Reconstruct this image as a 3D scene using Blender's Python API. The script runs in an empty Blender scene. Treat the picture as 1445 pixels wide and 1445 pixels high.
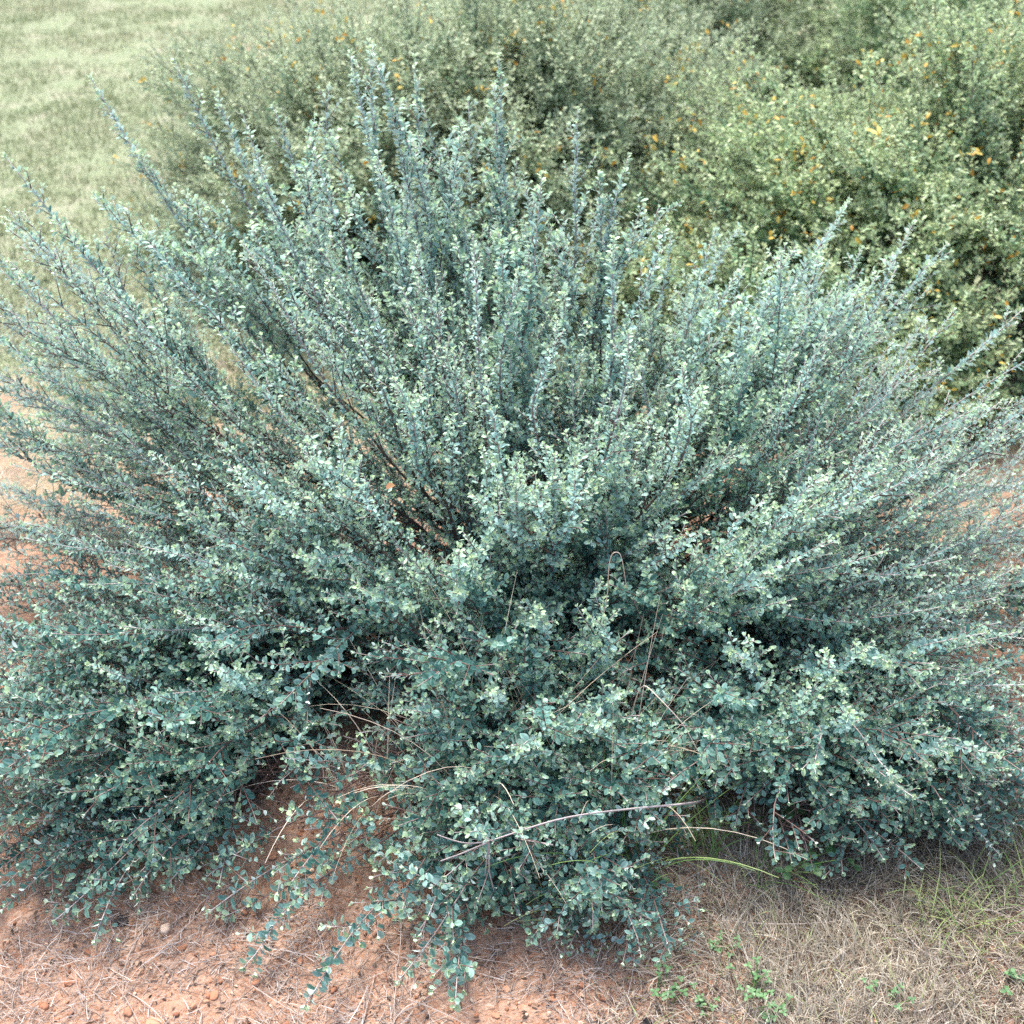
import bpy, math, random
import numpy as np
from math import radians as R

rng = np.random.default_rng(7)
random.seed(7)
scene = bpy.context.scene
col = scene.collection

# ------------------------------------------------------------------ camera
CAM_Z, PITCH, FOV = 1.70, 32.0, 42.0
F = 722.5 / math.tan(R(FOV / 2))
SP, CP = math.sin(R(PITCH)), math.cos(R(PITCH))
cam = bpy.data.cameras.new("camera")
cam.angle = R(FOV)
cam.clip_start, cam.clip_end = 0.05, 600
cam.dof.use_dof = True
cam.dof.focus_distance = 2.15
cam.dof.aperture_fstop = 5.2
cam_o = bpy.data.objects.new("camera", cam)
cam_o.location = (0, 0, CAM_Z)
cam_o.rotation_euler = (R(90 - PITCH), 0, 0)
col.objects.link(cam_o)
scene.camera = cam_o


def ray(u, v):
    """direction of the ray seen at photo position (u, v) of 1445"""
    a, b = (u - 722.5) / F, (722.5 - v) / F
    return np.array([a, CP + b * SP, -SP + b * CP])


def at(u, v, y):
    d = ray(u, v)
    return np.array([0, 0, CAM_Z]) + d * (y / d[1])


def ground_at(u, v, z=0.0):
    d = ray(u, v)
    return np.array([0, 0, CAM_Z]) + d * ((z - CAM_Z) / d[2])


# ------------------------------------------------------------------ helpers
def nrm(a):
    return a / np.maximum(np.linalg.norm(a, axis=-1, keepdims=True), 1e-9)


def link(name, me, parent=None, mat=None):
    o = bpy.data.objects.new(name, me)
    col.objects.link(o)
    if parent is not None:
        o.parent = parent
    if mat is not None and me is not None:
        me.materials.append(mat)
    return o


def tag(o, label=None, cat=None, group=None, kind=None):
    for k, v in (("label", label), ("category", cat), ("group", group), ("kind", kind)):
        if v:
            o[k] = v
    return o


def thing(name, label, cat, loc=(0, 0, 0), group=None):
    o = bpy.data.objects.new(name, None)
    o.empty_display_size = 0.05
    o.location = tuple(float(c) for c in loc)
    col.objects.link(o)
    return tag(o, label, cat, group)


def make_mesh(name, V, faces, tint=None, smooth=True):
    """V (n,3); faces: list of (m,k) int arrays; tint (n,4) point colour attribute"""
    me = bpy.data.meshes.new(name)
    V = np.asarray(V, np.float32)
    loops = np.concatenate([f.reshape(-1) for f in faces]).astype(np.int32)
    tot = np.concatenate([np.full(len(f), f.shape[1]) for f in faces]).astype(np.int32)
    start = np.concatenate([[0], np.cumsum(tot)[:-1]]).astype(np.int32)
    me.vertices.add(len(V))
    me.vertices.foreach_set("co", V.ravel())
    me.loops.add(len(loops))
    me.loops.foreach_set("vertex_index", loops)
    me.polygons.add(len(tot))
    me.polygons.foreach_set("loop_start", start)
    me.polygons.foreach_set("loop_total", tot)
    me.polygons.foreach_set("use_smooth", np.full(len(tot), smooth))
    me.update(calc_edges=True)
    if tint is not None:
        at_ = me.attributes.new("tint", "FLOAT_COLOR", "POINT")
        at_.data.foreach_set("color", np.asarray(tint, np.float32).ravel())
    return me


class Bag:
    """collects pieces of one mesh"""
    def __init__(s):
        s.V, s.F, s.T, s.n = [], {3: [], 4: []}, [], 0

    def add(s, V, faces, tint):
        for f in faces:
            s.F[f.shape[1]].append(f + s.n)
        s.V.append(V); s.T.append(tint); s.n += len(V)

    def tube(s, P, r, tint, sides=5):
        P = np.asarray(P, float); n = len(P)
        r = np.broadcast_to(np.asarray(r, float), (n,))
        T = nrm(np.gradient(P, axis=0))
        ref = np.array([0.31, 0.17, 0.93]) if abs(T[0, 2]) < 0.8 else np.array([0.9, 0.3, 0.1])
        A = nrm(np.cross(T, ref)); B = np.cross(T, A)
        ang = np.arange(sides) * 2 * np.pi / sides
        ring = P[:, None] + r[:, None, None] * (A[:, None] * np.cos(ang)[None, :, None] + B[:, None] * np.sin(ang)[None, :, None])
        V = np.concatenate([ring.reshape(-1, 3), P[-1:] + T[-1:] * r[-1]])
        i = np.arange(n - 1)[:, None] * sides; j = np.arange(sides)[None]; k = (j + 1) % sides
        q = np.stack([i + j, i + k, i + sides + k, i + sides + j], -1).reshape(-1, 4)
        tip = (n - 1) * sides
        t = np.stack([tip + np.arange(sides), tip + (np.arange(sides) + 1) % sides, np.full(sides, n * sides)], -1)
        tint = np.asarray(tint, float)
        if tint.ndim == 1:
            tt = np.broadcast_to(tint, (len(V), 4))
        else:
            tt = np.concatenate([np.repeat(tint, sides, 0), tint[-1:]])
        s.add(V, [q, t], tt)

    def mesh(s, name, smooth=True):
        fs = [np.concatenate(f) for f in s.F.values() if f]
        return make_mesh(name, np.concatenate(s.V), fs, np.concatenate(s.T), smooth)


# leaf template: (across, along, up)
LEAF_R = np.array([[0, 0, 0], [0, .22, .0], [0, .52, .0], [0, .82, -.02], [0, 1, -.07],
                   [-.29, .17, .07], [-.5, .5, .12], [-.37, .83, .06],
                   [.29, .17, .07], [.5, .5, .12], [.37, .83, .06]], float)
LEAF_T = [np.array([[0, 1, 5], [0, 8, 1], [3, 4, 7], [3, 10, 4]]),
          np.array([[1, 2, 6, 5], [2, 3, 7, 6], [1, 8, 9, 2], [2, 9, 10, 3]])]


def leaves(bag, P, D, N, L, W, rnd, young, bend):
    """many leaves at once: base P, direction D, upper side N"""
    D = nrm(D); N = nrm(N - D * (N * D).sum(-1, keepdims=True)); X = np.cross(D, N)
    t = LEAF_R
    n = len(P)
    along = t[None, :, 1] * L[:, None]
    across = t[None, :, 0] * W[:, None]
    up = t[None, :, 2] * W[:, None] - bend[:, None] * L[:, None] * t[None, :, 1] ** 2
    V = P[:, None] + D[:, None] * along[..., None] + X[:, None] * across[..., None] + N[:, None] * up[..., None]
    k = len(t)
    off = (np.arange(n) * k)[:, None, None]
    fs = [(f[None] + off).reshape(-1, f.shape[1]) for f in LEAF_T]
    rim = np.array([.0, 0, 0, 0, .6, .6, 1, .8, .6, 1, .8])
    T = np.stack([np.repeat(rnd, k), np.repeat(young, k), (rim[None] * (.2 + .8 * rnd)[:, None]).ravel(), np.ones(n * k)], -1)
    bag.add(V.reshape(-1, 3), fs, T)


LATTICE = {}


def vnoise(x, y, seed=0):
    """smooth value noise on numpy arrays"""
    if seed not in LATTICE:
        LATTICE[seed] = np.random.default_rng(seed).random((256, 256))
    r = LATTICE[seed]
    xi, yi = np.floor(x).astype(int), np.floor(y).astype(int)
    fx, fy = x - xi, y - yi
    fx, fy = fx * fx * (3 - 2 * fx), fy * fy * (3 - 2 * fy)
    g = lambda a, b: r[a & 255, b & 255]
    return (g(xi, yi) * (1 - fx) + g(xi + 1, yi) * fx) * (1 - fy) + (g(xi, yi + 1) * (1 - fx) + g(xi + 1, yi + 1) * fx) * fy


def ground_h(x, y):
    x, y = np.asarray(x, float), np.asarray(y, float)
    near = np.clip(1.5 - np.hypot(x, y - 2) / 12, 0, 1)
    h = (vnoise(x * 1.6, y * 1.6, 1) - .5) * .05 + (vnoise(x * 6, y * 6, 2) - .5) * .022
    h += ((vnoise(x * 22, y * 22, 3) - .5) * .012 + (vnoise(x * 55, y * 55, 4) - .5) * .006) * near
    return h


# ------------------------------------------------------------------ materials
def mat(name):
    m = bpy.data.materials.new(name); m.use_nodes = True
    nt = m.node_tree
    for n in list(nt.nodes):
        nt.nodes.remove(n)
    return m, nt


def node(nt, t, **kw):
    n = nt.nodes.new(t)
    for k, v in kw.items():
        if k.startswith("_"):
            setattr(n, k[1:], v)
        else:
            n.inputs[k.replace("__", " ")].default_value = v
    return n


def mixc(nt, fac, a, b, blend="MIX"):
    n = nt.nodes.new("ShaderNodeMix"); n.data_type = "RGBA"; n.blend_type = blend
    for sock, val in ((n.inputs[0], fac), (n.inputs[6], a), (n.inputs[7], b)):
        if isinstance(val, bpy.types.NodeSocket):
            nt.links.new(val, sock)
        elif isinstance(val, (tuple, list)):
            sock.default_value = tuple(val) + ((1,) if len(val) == 3 else ())
        else:
            sock.default_value = val
    return n.outputs[2]


def mth(nt, op, a, b=None, clamp=False):
    n = nt.nodes.new("ShaderNodeMath"); n.operation = op; n.use_clamp = clamp
    for i, val in enumerate((a, b)):
        if val is None:
            continue
        if isinstance(val, bpy.types.NodeSocket):
            nt.links.new(val, n.inputs[i])
        else:
            n.inputs[i].default_value = val
    return n.outputs[0]


def ramp(nt, fac, stops):
    n = nt.nodes.new("ShaderNodeValToRGB")
    el = n.color_ramp.elements
    while len(el) < len(stops):
        el.new(0.5)
    for e, (p, c) in zip(el, stops):
        e.position = p; e.color = tuple(c) + (1,)
    nt.links.new(fac, n.inputs[0])
    return n.outputs[0]


def tint_rgb(nt):
    a = node(nt, "ShaderNodeAttribute", _attribute_name="tint")
    s = node(nt, "ShaderNodeSeparateColor")
    nt.links.new(a.outputs["Color"], s.inputs[0])
    return s.outputs


def leaf_material(name, top, under, young, young_under, trans=0.3, rough=0.5, rimcol=None, spec=0.35):
    """two-sided leaf: top ramp over the random tint, felted underside, paler young leaves"""
    m, nt = mat(name)
    rr, gg, bb = tint_rgb(nt)[:3]
    t = ramp(nt, rr, top)
    if rimcol:
        t = mixc(nt, mth(nt, "MULTIPLY", bb, rimcol[1]), t, rimcol[0])
    u = ramp(nt, rr, under)
    t = mixc(nt, gg, t, young); u = mixc(nt, gg, u, young_under)
    geo = node(nt, "ShaderNodeNewGeometry")
    c = mixc(nt, geo.outputs["Backfacing"], t, u)
    p = node(nt, "ShaderNodeBsdfPrincipled")
    nt.links.new(c, p.inputs["Base Color"])
    rg = mth(nt, "ADD", mth(nt, "MULTIPLY", geo.outputs["Backfacing"], .35), rough)
    nt.links.new(rg, p.inputs["Roughness"])
    p.inputs["Specular IOR Level"].default_value = spec
    tr = node(nt, "ShaderNodeBsdfTranslucent")
    nt.links.new(mixc(nt, .6, c, t), tr.inputs["Color"])
    mx = node(nt, "ShaderNodeMixShader", Fac=trans)
    nt.links.new(p.outputs[0], mx.inputs[1]); nt.links.new(tr.outputs[0], mx.inputs[2])
    out = node(nt, "ShaderNodeOutputMaterial")
    nt.links.new(mx.outputs[0], out.inputs[0])
    return m


def stem_material(name, old, mid, young):
    m, nt = mat(name)
    rr, gg, bb = tint_rgb(nt)[:3]
    tc = node(nt, "ShaderNodeTexCoord")
    nz = node(nt, "ShaderNodeTexNoise", Scale=180.0, Detail=3.0)
    nt.links.new(tc.outputs["Object"], nz.inputs["Vector"])
    c = ramp(nt, gg, [(0, old), (.65, mid), (1, young)])
    c = mixc(nt, nz.outputs["Fac"], mixc(nt, .45, c, (0.02, 0.014, 0.012)), c)
    p = node(nt, "ShaderNodeBsdfPrincipled", Roughness=.8)
    nt.links.new(c, p.inputs["Base Color"])
    bp = node(nt, "ShaderNodeBump", Strength=.4, Distance=.002)
    nt.links.new(nz.outputs["Fac"], bp.inputs["Height"]); nt.links.new(bp.outputs[0], p.inputs["Normal"])
    out = node(nt, "ShaderNodeOutputMaterial"); nt.links.new(p.outputs[0], out.inputs[0])
    return m


def tinted_material(name, stops, rough=.8, trans=0.0, spec=.3, young=None):
    m, nt = mat(name)
    rr, gg, bb = tint_rgb(nt)[:3]
    c = ramp(nt, rr, stops)
    if young:
        c = mixc(nt, gg, c, young)
    p = node(nt, "ShaderNodeBsdfPrincipled", Roughness=rough)
    p.inputs["Specular IOR Level"].default_value = spec
    nt.links.new(c, p.inputs["Base Color"])
    out = node(nt, "ShaderNodeOutputMaterial")
    if trans:
        tr = node(nt, "ShaderNodeBsdfTranslucent"); nt.links.new(c, tr.inputs["Color"])
        mx = node(nt, "ShaderNodeMixShader", Fac=trans)
        nt.links.new(p.outputs[0], mx.inputs[1]); nt.links.new(tr.outputs[0], mx.inputs[2])
        nt.links.new(mx.outputs[0], out.inputs[0])
    else:
        nt.links.new(p.outputs[0], out.inputs[0])
    return m


M_SILVER = leaf_material(
    "silver_leaf",
    top=[(0, (.019, .098, .078)), (.4, (.050, .188, .152)), (.75, (.18, .35, .315)), (1, (.30, .485, .435))],
    under=[(0, (.55, .70, .675)), (1, (.71, .83, .805))],
    young=(.53, .68, .37), young_under=(.69, .78, .54), trans=.3, rough=.40, rimcol=((.52, .70, .67), .6), spec=.32)
M_SILVER_STEM = stem_material("silver_shrub_bark", (.050, .032, .026), (.17, .095, .080), (.64, .58, .565))
M_GREEN = leaf_material(
    "green_leaf",
    top=[(0, (.055, .165, .092)), (.6, (.145, .315, .15)), (1, (.32, .46, .19))],
    under=[(0, (.32, .45, .31)), (1, (.50, .58, .41))],
    young=(.54, .60, .33), young_under=(.66, .70, .49), trans=.28, rough=.45, spec=.4)
M_OLIVE = leaf_material(
    "olive_leaf",
    top=[(0, (.085, .190, .112)), (.5, (.19, .325, .18)), (1, (.35, .46, .26))],
    under=[(0, (.34, .45, .33)), (1, (.52, .58, .45))],
    young=(.54, .58, .36), young_under=(.64, .67, .51), trans=.28, rough=.5)
M_GREEN_STEM = stem_material("green_shrub_bark", (.06, .04, .03), (.13, .10, .07), (.30, .32, .20))
M_YELLOW = tinted_material("yellowed_leaf", [(0, (.42, .21, .04)), (.5, (.58, .38, .06)), (1, (.60, .50, .14))], .5, .25)
M_STRAW = tinted_material("dry_straw", [(0, (.13, .085, .055)), (.35, (.30, .22, .15)), (.7, (.50, .41, .31)), (1, (.66, .58, .48))], .7, .15)
M_THATCH = tinted_material("grey_thatch", [(0, (.11, .08, .065)), (.4, (.25, .20, .17)), (.75, (.39, .33, .29)), (1, (.55, .49, .45))], .75, .12)
M_BLADE = tinted_material("green_grass_blade", [(0, (.07, .16, .04)), (.6, (.17, .30, .09)), (1, (.36, .42, .17))], .5, .3)
M_LAWN = tinted_material("lawn_grass", [(0, (.155, .20, .092)), (.35, (.22, .26, .138)), (.65, (.28, .295, .175)), (1, (.34, .31, .215))], .6, .3)
M_WEED = leaf_material("weed_leaf", top=[(0, (.06, .15, .06)), (1, (.13, .26, .11))], under=[(0, (.16, .27, .13)), (1, (.22, .34, .18))],
                       young=(.2, .4, .15), young_under=(.26, .4, .2), trans=.3, rough=.4)
M_CLOD = tinted_material("soil_clod", [(0, (.20, .085, .05)), (.5, (.34, .165, .098)), (.85, (.42, .24, .155)), (1, (.58, .43, .32))], .95, 0, .1)
M_BARK = tinted_material("charred_bark", [(0, (.012, .011, .012)), (1, (.06, .05, .048))], .8)
M_DEADLEAF = tinted_material("dead_leaf", [(0, (.16, .07, .03)), (1, (.42, .24, .12))], .7, .1)


def soil_material():
    m, nt = mat("red_soil")
    tc = node(nt, "ShaderNodeTexCoord"); o = tc.outputs["Object"]
    def noise(scale, detail=4.0, rough=.6):
        n = node(nt, "ShaderNodeTexNoise", Scale=scale, Detail=detail, Roughness=rough)
        nt.links.new(o, n.inputs["Vector"]); return n.outputs["Fac"]
    n1, n2, n3 = noise(1.3), noise(14.0), noise(120.0, 5.0, .7)
    v = node(nt, "ShaderNodeTexVoronoi", Scale=95.0); nt.links.new(o, v.inputs["Vector"])
    v2 = node(nt, "ShaderNodeTexVoronoi", Scale=260.0); nt.links.new(o, v2.inputs["Vector"])
    c = ramp(nt, n2, [(.25, (.18, .076, .041)), (.5, (.285, .138, .079)), (.75, (.36, .21, .14))])
    cs = node(nt, "ShaderNodeSeparateColor"); nt.links.new(v.outputs["Color"], cs.inputs[0])
    c = mixc(nt, mth(nt, "MULTIPLY", cs.outputs[0], .55), c, (.44, .25, .16))
    c = mixc(nt, mth(nt, "MULTIPLY", cs.outputs[1], .35), c, (.15, .055, .03))
    c = mixc(nt, ramp(nt, n3, [(.35, (0, 0, 0)), (.75, (.8, .8, .8))]), c, (.43, .34, .27))
    # far from the bed the earth is covered with worn turf
    sx = node(nt, "ShaderNodeSeparateXYZ"); nt.links.new(o, sx.inputs[0])
    edge = mth(nt, "ADD", sx.outputs["Y"], mth(nt, "MULTIPLY", n1, 1.6))
    turf = mth(nt, "MULTIPLY", mth(nt, "SUBTRACT", edge, 3.5), 1.1, True)
    patch = ramp(nt, noise(1.1, 3.0), [(.62, (1, 1, 1)), (.72, (.2, .2, .2))])
    turf = mth(nt, "MULTIPLY", turf, patch)
    tcol = ramp(nt, noise(5.0, 6.0, .75), [(.3, (.18, .22, .125)), (.5, (.22, .25, .155)), (.7, (.28, .265, .195))])
    c = mixc(nt, turf, c, tcol)
    p = node(nt, "ShaderNodeBsdfPrincipled", Roughness=.95)
    p.inputs["Specular IOR Level"].default_value = .1
    nt.links.new(c, p.inputs["Base Color"])
    h = mth(nt, "ADD", mth(nt, "MULTIPLY", v.outputs["Distance"], -.6), mth(nt, "MULTIPLY", v2.outputs["Distance"], -.3))
    h = mth(nt, "ADD", h, mth(nt, "MULTIPLY", n3, .9))
    bp = node(nt, "ShaderNodeBump", Strength=.9, Distance=.006)
    nt.links.new(h, bp.inputs["Height"]); nt.links.new(bp.outputs[0], p.inputs["Normal"])
    out = node(nt, "ShaderNodeOutputMaterial"); nt.links.new(p.outputs[0], out.inputs[0])
    return m


M_SOIL = soil_material()

# ------------------------------------------------------------------ ground sheet
xs = np.concatenate([-np.geomspace(250, 1.9, 34)[:-1], np.arange(-1.9, 1.9001, .013), np.geomspace(1.9, 250, 34)[1:]])
ys = np.concatenate([np.linspace(-60, .9, 14)[:-1], np.arange(.9, 4.3, .013), np.geomspace(4.3, 300, 46)])
gx, gy = np.meshgrid(xs, ys, indexing="xy")
gz = ground_h(gx, gy)
nx, ny = len(xs), len(ys)
i = (np.arange(ny - 1)[:, None] * nx + np.arange(nx - 1)[None]).ravel()
me = make_mesh("ground", np.stack([gx, gy, gz], -1).reshape(-1, 3), [np.stack([i, i + 1, i + nx + 1, i + nx], -1)])
tag(link("ground", me, None, M_SOIL), kind="structure")

# ------------------------------------------------------------------ shoots
UP = np.array([0, 0, 1.])


def perp(t):
    a = np.cross(t, UP if abs(t[2]) < .9 else np.array([1., 0, 0]))
    a /= np.linalg.norm(a)
    return a, np.cross(t, a)


def shoot(p, d, L, lift, wander, step, rs):
    """a growing polyline: starts at p along d, bends up by lift per metre"""
    n = max(3, int(L / step) + 1)
    ds = L / (n - 1)
    W = np.cumsum(rs.normal(0, wander, (n - 1, 3)) * math.sqrt(ds), 0)
    D = d / np.linalg.norm(d) + W
    D[:, 2] += lift * ds * np.arange(1, n)
    D = nrm(D) * ds
    return np.concatenate([[p], p + np.cumsum(D, 0)])


def sample(P, s):
    """position and tangent at arc fraction s (array) of polyline P"""
    n = len(P) - 1
    f = np.clip(np.asarray(s) * n, 0, n - 1e-6); k = f.astype(int); w = (f - k)[:, None]
    pos = P[k] * (1 - w) + P[k + 1] * w
    return pos, nrm(P[k + 1] - P[k])


class Spec:
    """how one kind of shrub grows"""
    def __init__(s, **k):
        s.__dict__.update(k)


SILVER = Spec(leaf=(.0088, .0150), ratio=(.42, .60), gap=.0052, asc=(.35, 1.0), distich=.35, level=.18, hue=(.4, 1), fresh=1.0,
              lat_gap=.027, lat_ang=(24, 48), lat_max=.34, sub_gap=.030, sub_len=(.012, .050), lat_lift=1.2, young_len=.075)
# growth lying low: darker, greener, flatter leaves with few fresh tips
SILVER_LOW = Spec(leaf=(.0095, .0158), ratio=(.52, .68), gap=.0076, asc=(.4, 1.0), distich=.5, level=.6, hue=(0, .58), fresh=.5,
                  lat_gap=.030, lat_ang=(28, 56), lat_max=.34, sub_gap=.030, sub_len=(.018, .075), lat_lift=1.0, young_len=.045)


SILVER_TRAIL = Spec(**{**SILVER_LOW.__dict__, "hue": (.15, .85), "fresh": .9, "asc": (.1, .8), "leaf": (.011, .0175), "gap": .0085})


class Plant:
    """shoots of one branch: woody mesh and leaf list"""
    def __init__(s, spec, rs):
        s.sp, s.rs = spec, rs
        s.wood = Bag(); s.L = []
        s.tone, s.big = rs.normal(0, .16), rs.uniform(.88, 1.12)

    def leaf_run(s, P, length, s0, s1, flat, tip=True, dens=1.0, lsize=1.0):
        sp, rs = s.sp, s.rs
        n = int(length * (s1 - s0) / sp.gap * dens)
        if n < 1:
            return
        t = s0 + (np.arange(n) + rs.random(n) * .6) / n * (s1 - s0)
        pos, T = sample(P, t)
        a, b = np.zeros((n, 3)), np.zeros((n, 3))
        ref = np.where(np.abs(T[:, 2:3]) < .92, UP[None], np.array([[1., 0, 0]]))
        a = nrm(np.cross(T, ref)); b = np.cross(a, T)
        # two ranks on flat sprays, spiral on upright shoots
        ph_s = np.arange(n) * 2.39996 + rs.random() * 6.28
        ph_d = np.where(np.arange(n) % 2, 0.0, np.pi) + rs.normal(.25, .5, n)
        ph = np.where(rs.random(n) < flat, ph_d, ph_s)
        Rr = a * np.cos(ph)[:, None] + b * np.sin(ph)[:, None]
        asc = rs.uniform(sp.asc[0], sp.asc[1], n)
        D = Rr * np.cos(asc)[:, None] + T * np.sin(asc)[:, None]
        N = T * np.cos(asc)[:, None] - Rr * np.sin(asc)[:, None]
        N = nrm(N) + UP * sp.level * rs.uniform(.2, 1.6, (n, 1)) + rs.normal(0, .22, (n, 3))
        endd = (1 - t) * length
        yg = np.clip(1 - endd / sp.young_len, 0, 1) * min(1, .32 + length / .14) if tip else np.zeros(n)
        Ls = rs.uniform(*sp.leaf, n) * rs.uniform(.75, 1.1, n) * s.big * lsize * (1 - .3 * yg ** 1.5)
        Ws = Ls * rs.uniform(*sp.ratio, n)
        yv = rs.uniform(.35, 1.0) * rs.uniform(.75, 1, n) if hasattr(sp, "even") else rs.uniform(.15, 1.0, n)
        young = np.clip(yg * yv + (rs.random(n) < .03) * .35, 0, 1)
        s.L.append((pos + D * .0016, D, N, Ls, Ws, np.clip(rs.uniform(*sp.hue, n) + s.tone, 0, 1), young * sp.fresh, rs.uniform(-.05, .32, n)))
        if tip:
            # rosette of small folded leaves at the tip
            m = int(rs.integers(3, 6))
            p1, T1 = sample(P, np.full(m, .995))
            aa, bb = perp(T1[0])
            ph = np.arange(m) * 2.4 + rs.random() * 6
            Rr = aa * np.cos(ph)[:, None] + bb * np.sin(ph)[:, None]
            an = rs.uniform(.75, 1.35, m)
            D = Rr * np.cos(an)[:, None] + T1 * np.sin(an)[:, None]
            N = T1 * np.cos(an)[:, None] - Rr * np.sin(an)[:, None]
            Ls = rs.uniform(.55, .95, m) * sp.leaf[0] * lsize
            s.L.append((p1, D, N + rs.normal(0, .1, (m, 3)), Ls, Ls * .55, rs.uniform(*sp.hue, m), rs.uniform(.45, 1, m) * (.3 + .7 * sp.fresh), rs.uniform(-.1, .15, m)))

    def stem(s, P, r0, r1, old, youngv, sides=4):
        n = len(P)
        t = np.linspace(0, 1, n)
        youngv = youngv * (.62 + .38 * s.sp.fresh)
        tint = np.stack([np.full(n, s.rs.random()), old + (youngv - old) * t ** 1.1, t * 0, t * 0 + 1], -1)
        s.wood.tube(P, r0 + (r1 - r0) * t ** .6, tint, sides)

    def lateral(s, P, length, s0, s1, gap, lmax, order, flat, base_len=None, dens=1.0, lsize=1.0):
        sp, rs = s.sp, s.rs
        n = max(1, int(length * (s1 - s0) / gap))
        for k in range(n):
            t = s0 + (k + rs.random()) / n * (s1 - s0)
            pos, T = sample(P, np.array([t])); pos, T = pos[0], T[0]
            a, b = perp(T)
            ph = k * 2.39996 + rs.normal(0, .5) if rs.random() > flat else (math.pi * (k % 2) + rs.normal(0, .35))
            an = R(rs.uniform(*sp.lat_ang))
            d = T * math.cos(an) + (a * math.cos(ph) - b * math.sin(ph)) * math.sin(an)
            if order == 1:
                w = (t - s0) / max(1e-6, s1 - s0)
                prof = min(1, .5 + w * 1.6) * (1 - w) ** .6 + .22
                ll = lmax * prof * rs.uniform(.35, 1.0)
            else:
                ll = rs.uniform(*sp.sub_len) * (1.15 - .6 * t)
            if ll < .012:
                continue
            d[2] += .12
            Q = shoot(pos, d, ll, sp.lat_lift * rs.uniform(.3, 1.2), .28, .022, rs)
            Q = keep_up(Q, rs)
            if order == 1:
                s.stem(Q, .0009 + ll * .0042, .0007, .30, 1.0)
                s.leaf_run(Q, ll, .06, 1, flat, dens=dens, lsize=lsize)
                if ll > .07:
                    s.lateral(Q, ll, .12, .9, sp.sub_gap, 0, 2, flat, dens=dens, lsize=lsize)
            else:
                s.stem(Q, .0009, .0006, .5, 1.0, 3)
                s.leaf_run(Q, ll, .1, 1, flat, dens=dens, lsize=lsize)

    def leaf_arrays(s):
        return [np.concatenate([l[i] for l in s.L]) for i in range(8)]


def keep_up(P, rs):
    """nothing grows into the soil"""
    if P[:, 2].min() > .06:
        return P
    g = ground_h(P[:, 0], P[:, 1]) + .008
    P = P.copy()
    low = P[:, 2] < g + .01
    P[low, 2] = g[low] + .004 + .012 * rs.random(low.sum())
    return P


GAPS = []          # (centre, radius): places where the foliage is open


def finish(pl, parent, wood_mat, leaf_mat, label=None, name="branch", gaps=True):
    P, D, N, L, W, r, y, b = pl.leaf_arrays()
    keep = (P[:, 2] + D[:, 2] * L) > ground_h(P[:, 0], P[:, 1]) + .002
    if gaps:
        for c, rad in GAPS:
            q = (P - c) / rad
            keep &= (q * q).sum(1) > pl.rs.uniform(.75, 1.15, len(P))
    bag = Bag()
    leaves(bag, P[keep] - 0, D[keep], N[keep], L[keep], W[keep], r[keep], y[keep], b[keep])
    off = np.array(parent.location)
    bag.V = [v - off for v in bag.V]; pl.wood.V = [v - off for v in pl.wood.V]
    br = link(name, pl.wood.mesh(name), parent, wood_mat)
    if label:
        br["label"] = label
    link("leaves", bag.mesh("leaves"), br, leaf_mat)
    return int(keep.sum())


def bez(a, c, b, n):
    t = np.linspace(0, 1, n)[:, None]
    return a * (1 - t) ** 2 + c * 2 * t * (1 - t) + b * t * t


def fork(pl, P, L, forks, r0, lmax, flat, dens, spec, lsize=1.0, lo=.2, hi=.66):
    """co-leaders that leave a branch at a narrow angle and run on beside it"""
    rs = pl.rs
    for k in range(forks):
        t = rs.uniform(lo, hi)
        p, T = sample(P, np.array([t])); p, T = p[0], T[0]
        a, b = perp(T)
        ph = rs.uniform(0, 6.28); an = R(rs.uniform(12, 34))
        d = T * math.cos(an) + (a * math.cos(ph) + b * math.sin(ph)) * math.sin(an)
        ll = L * (1 - t) * rs.uniform(.65, 1.0)
        Q = keep_up(shoot(p, d, ll, spec.lat_lift * rs.uniform(.2, .8), .16, .03, rs), rs)
        pl.stem(Q, r0 * (1 - t) * .6, .0008, .12, 1.0, 5)
        pl.leaf_run(Q, ll, .2, 1, flat, dens=dens * 1.4, lsize=lsize)
        pl.lateral(Q, ll, .12, .97, spec.lat_gap, lmax * .9, 1, flat, dens=dens, lsize=lsize)


def silver_branch(base, tip, sag, rs, r0=.008, lmax=.34, start=.2, flat=.3, wob=.058, dens=1.0, gap=None, lsize=1.0, own=.3, forks=2, spec=None):
    spec = spec or SILVER
    """sag > 0: sets off flat and curves up; sag < 0: arches over"""
    v = tip - base; L = np.linalg.norm(v)
    ctrl = base + v * .5 - UP * sag * L
    P = bez(base, ctrl, tip, max(6, int(L / .03)))
    t = np.linspace(0, 1, len(P))
    wv = sum(rs.normal(0, 1, 3)[None] * np.sin(t * f + rs.random() * 6)[:, None] / f * 6 for f in (5, 9, 17)) * wob * .33
    P = P + wv * (t * (1.15 - t))[:, None] * 3
    P = keep_up(P, rs)
    if spec is SILVER:                   # slim plumes: many leaders, short side shoots
        lmax, forks = lmax * .5, forks + 2
    pl = Plant(spec, rs)
    pl.stem(P, r0, .0008, .0, 1.0, 6)
    pl.leaf_run(P, L, own, 1, flat, dens=dens, lsize=lsize)
    pl.leaf_run(P, L, .62, 1, flat, dens=1.2, lsize=lsize)
    pl.lateral(P, L, start, .97, gap or spec.lat_gap, lmax, 1, flat, dens=dens, lsize=lsize)
    fork(pl, P, L, forks, r0, lmax, flat, dens, spec, lsize)
    return pl


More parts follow.
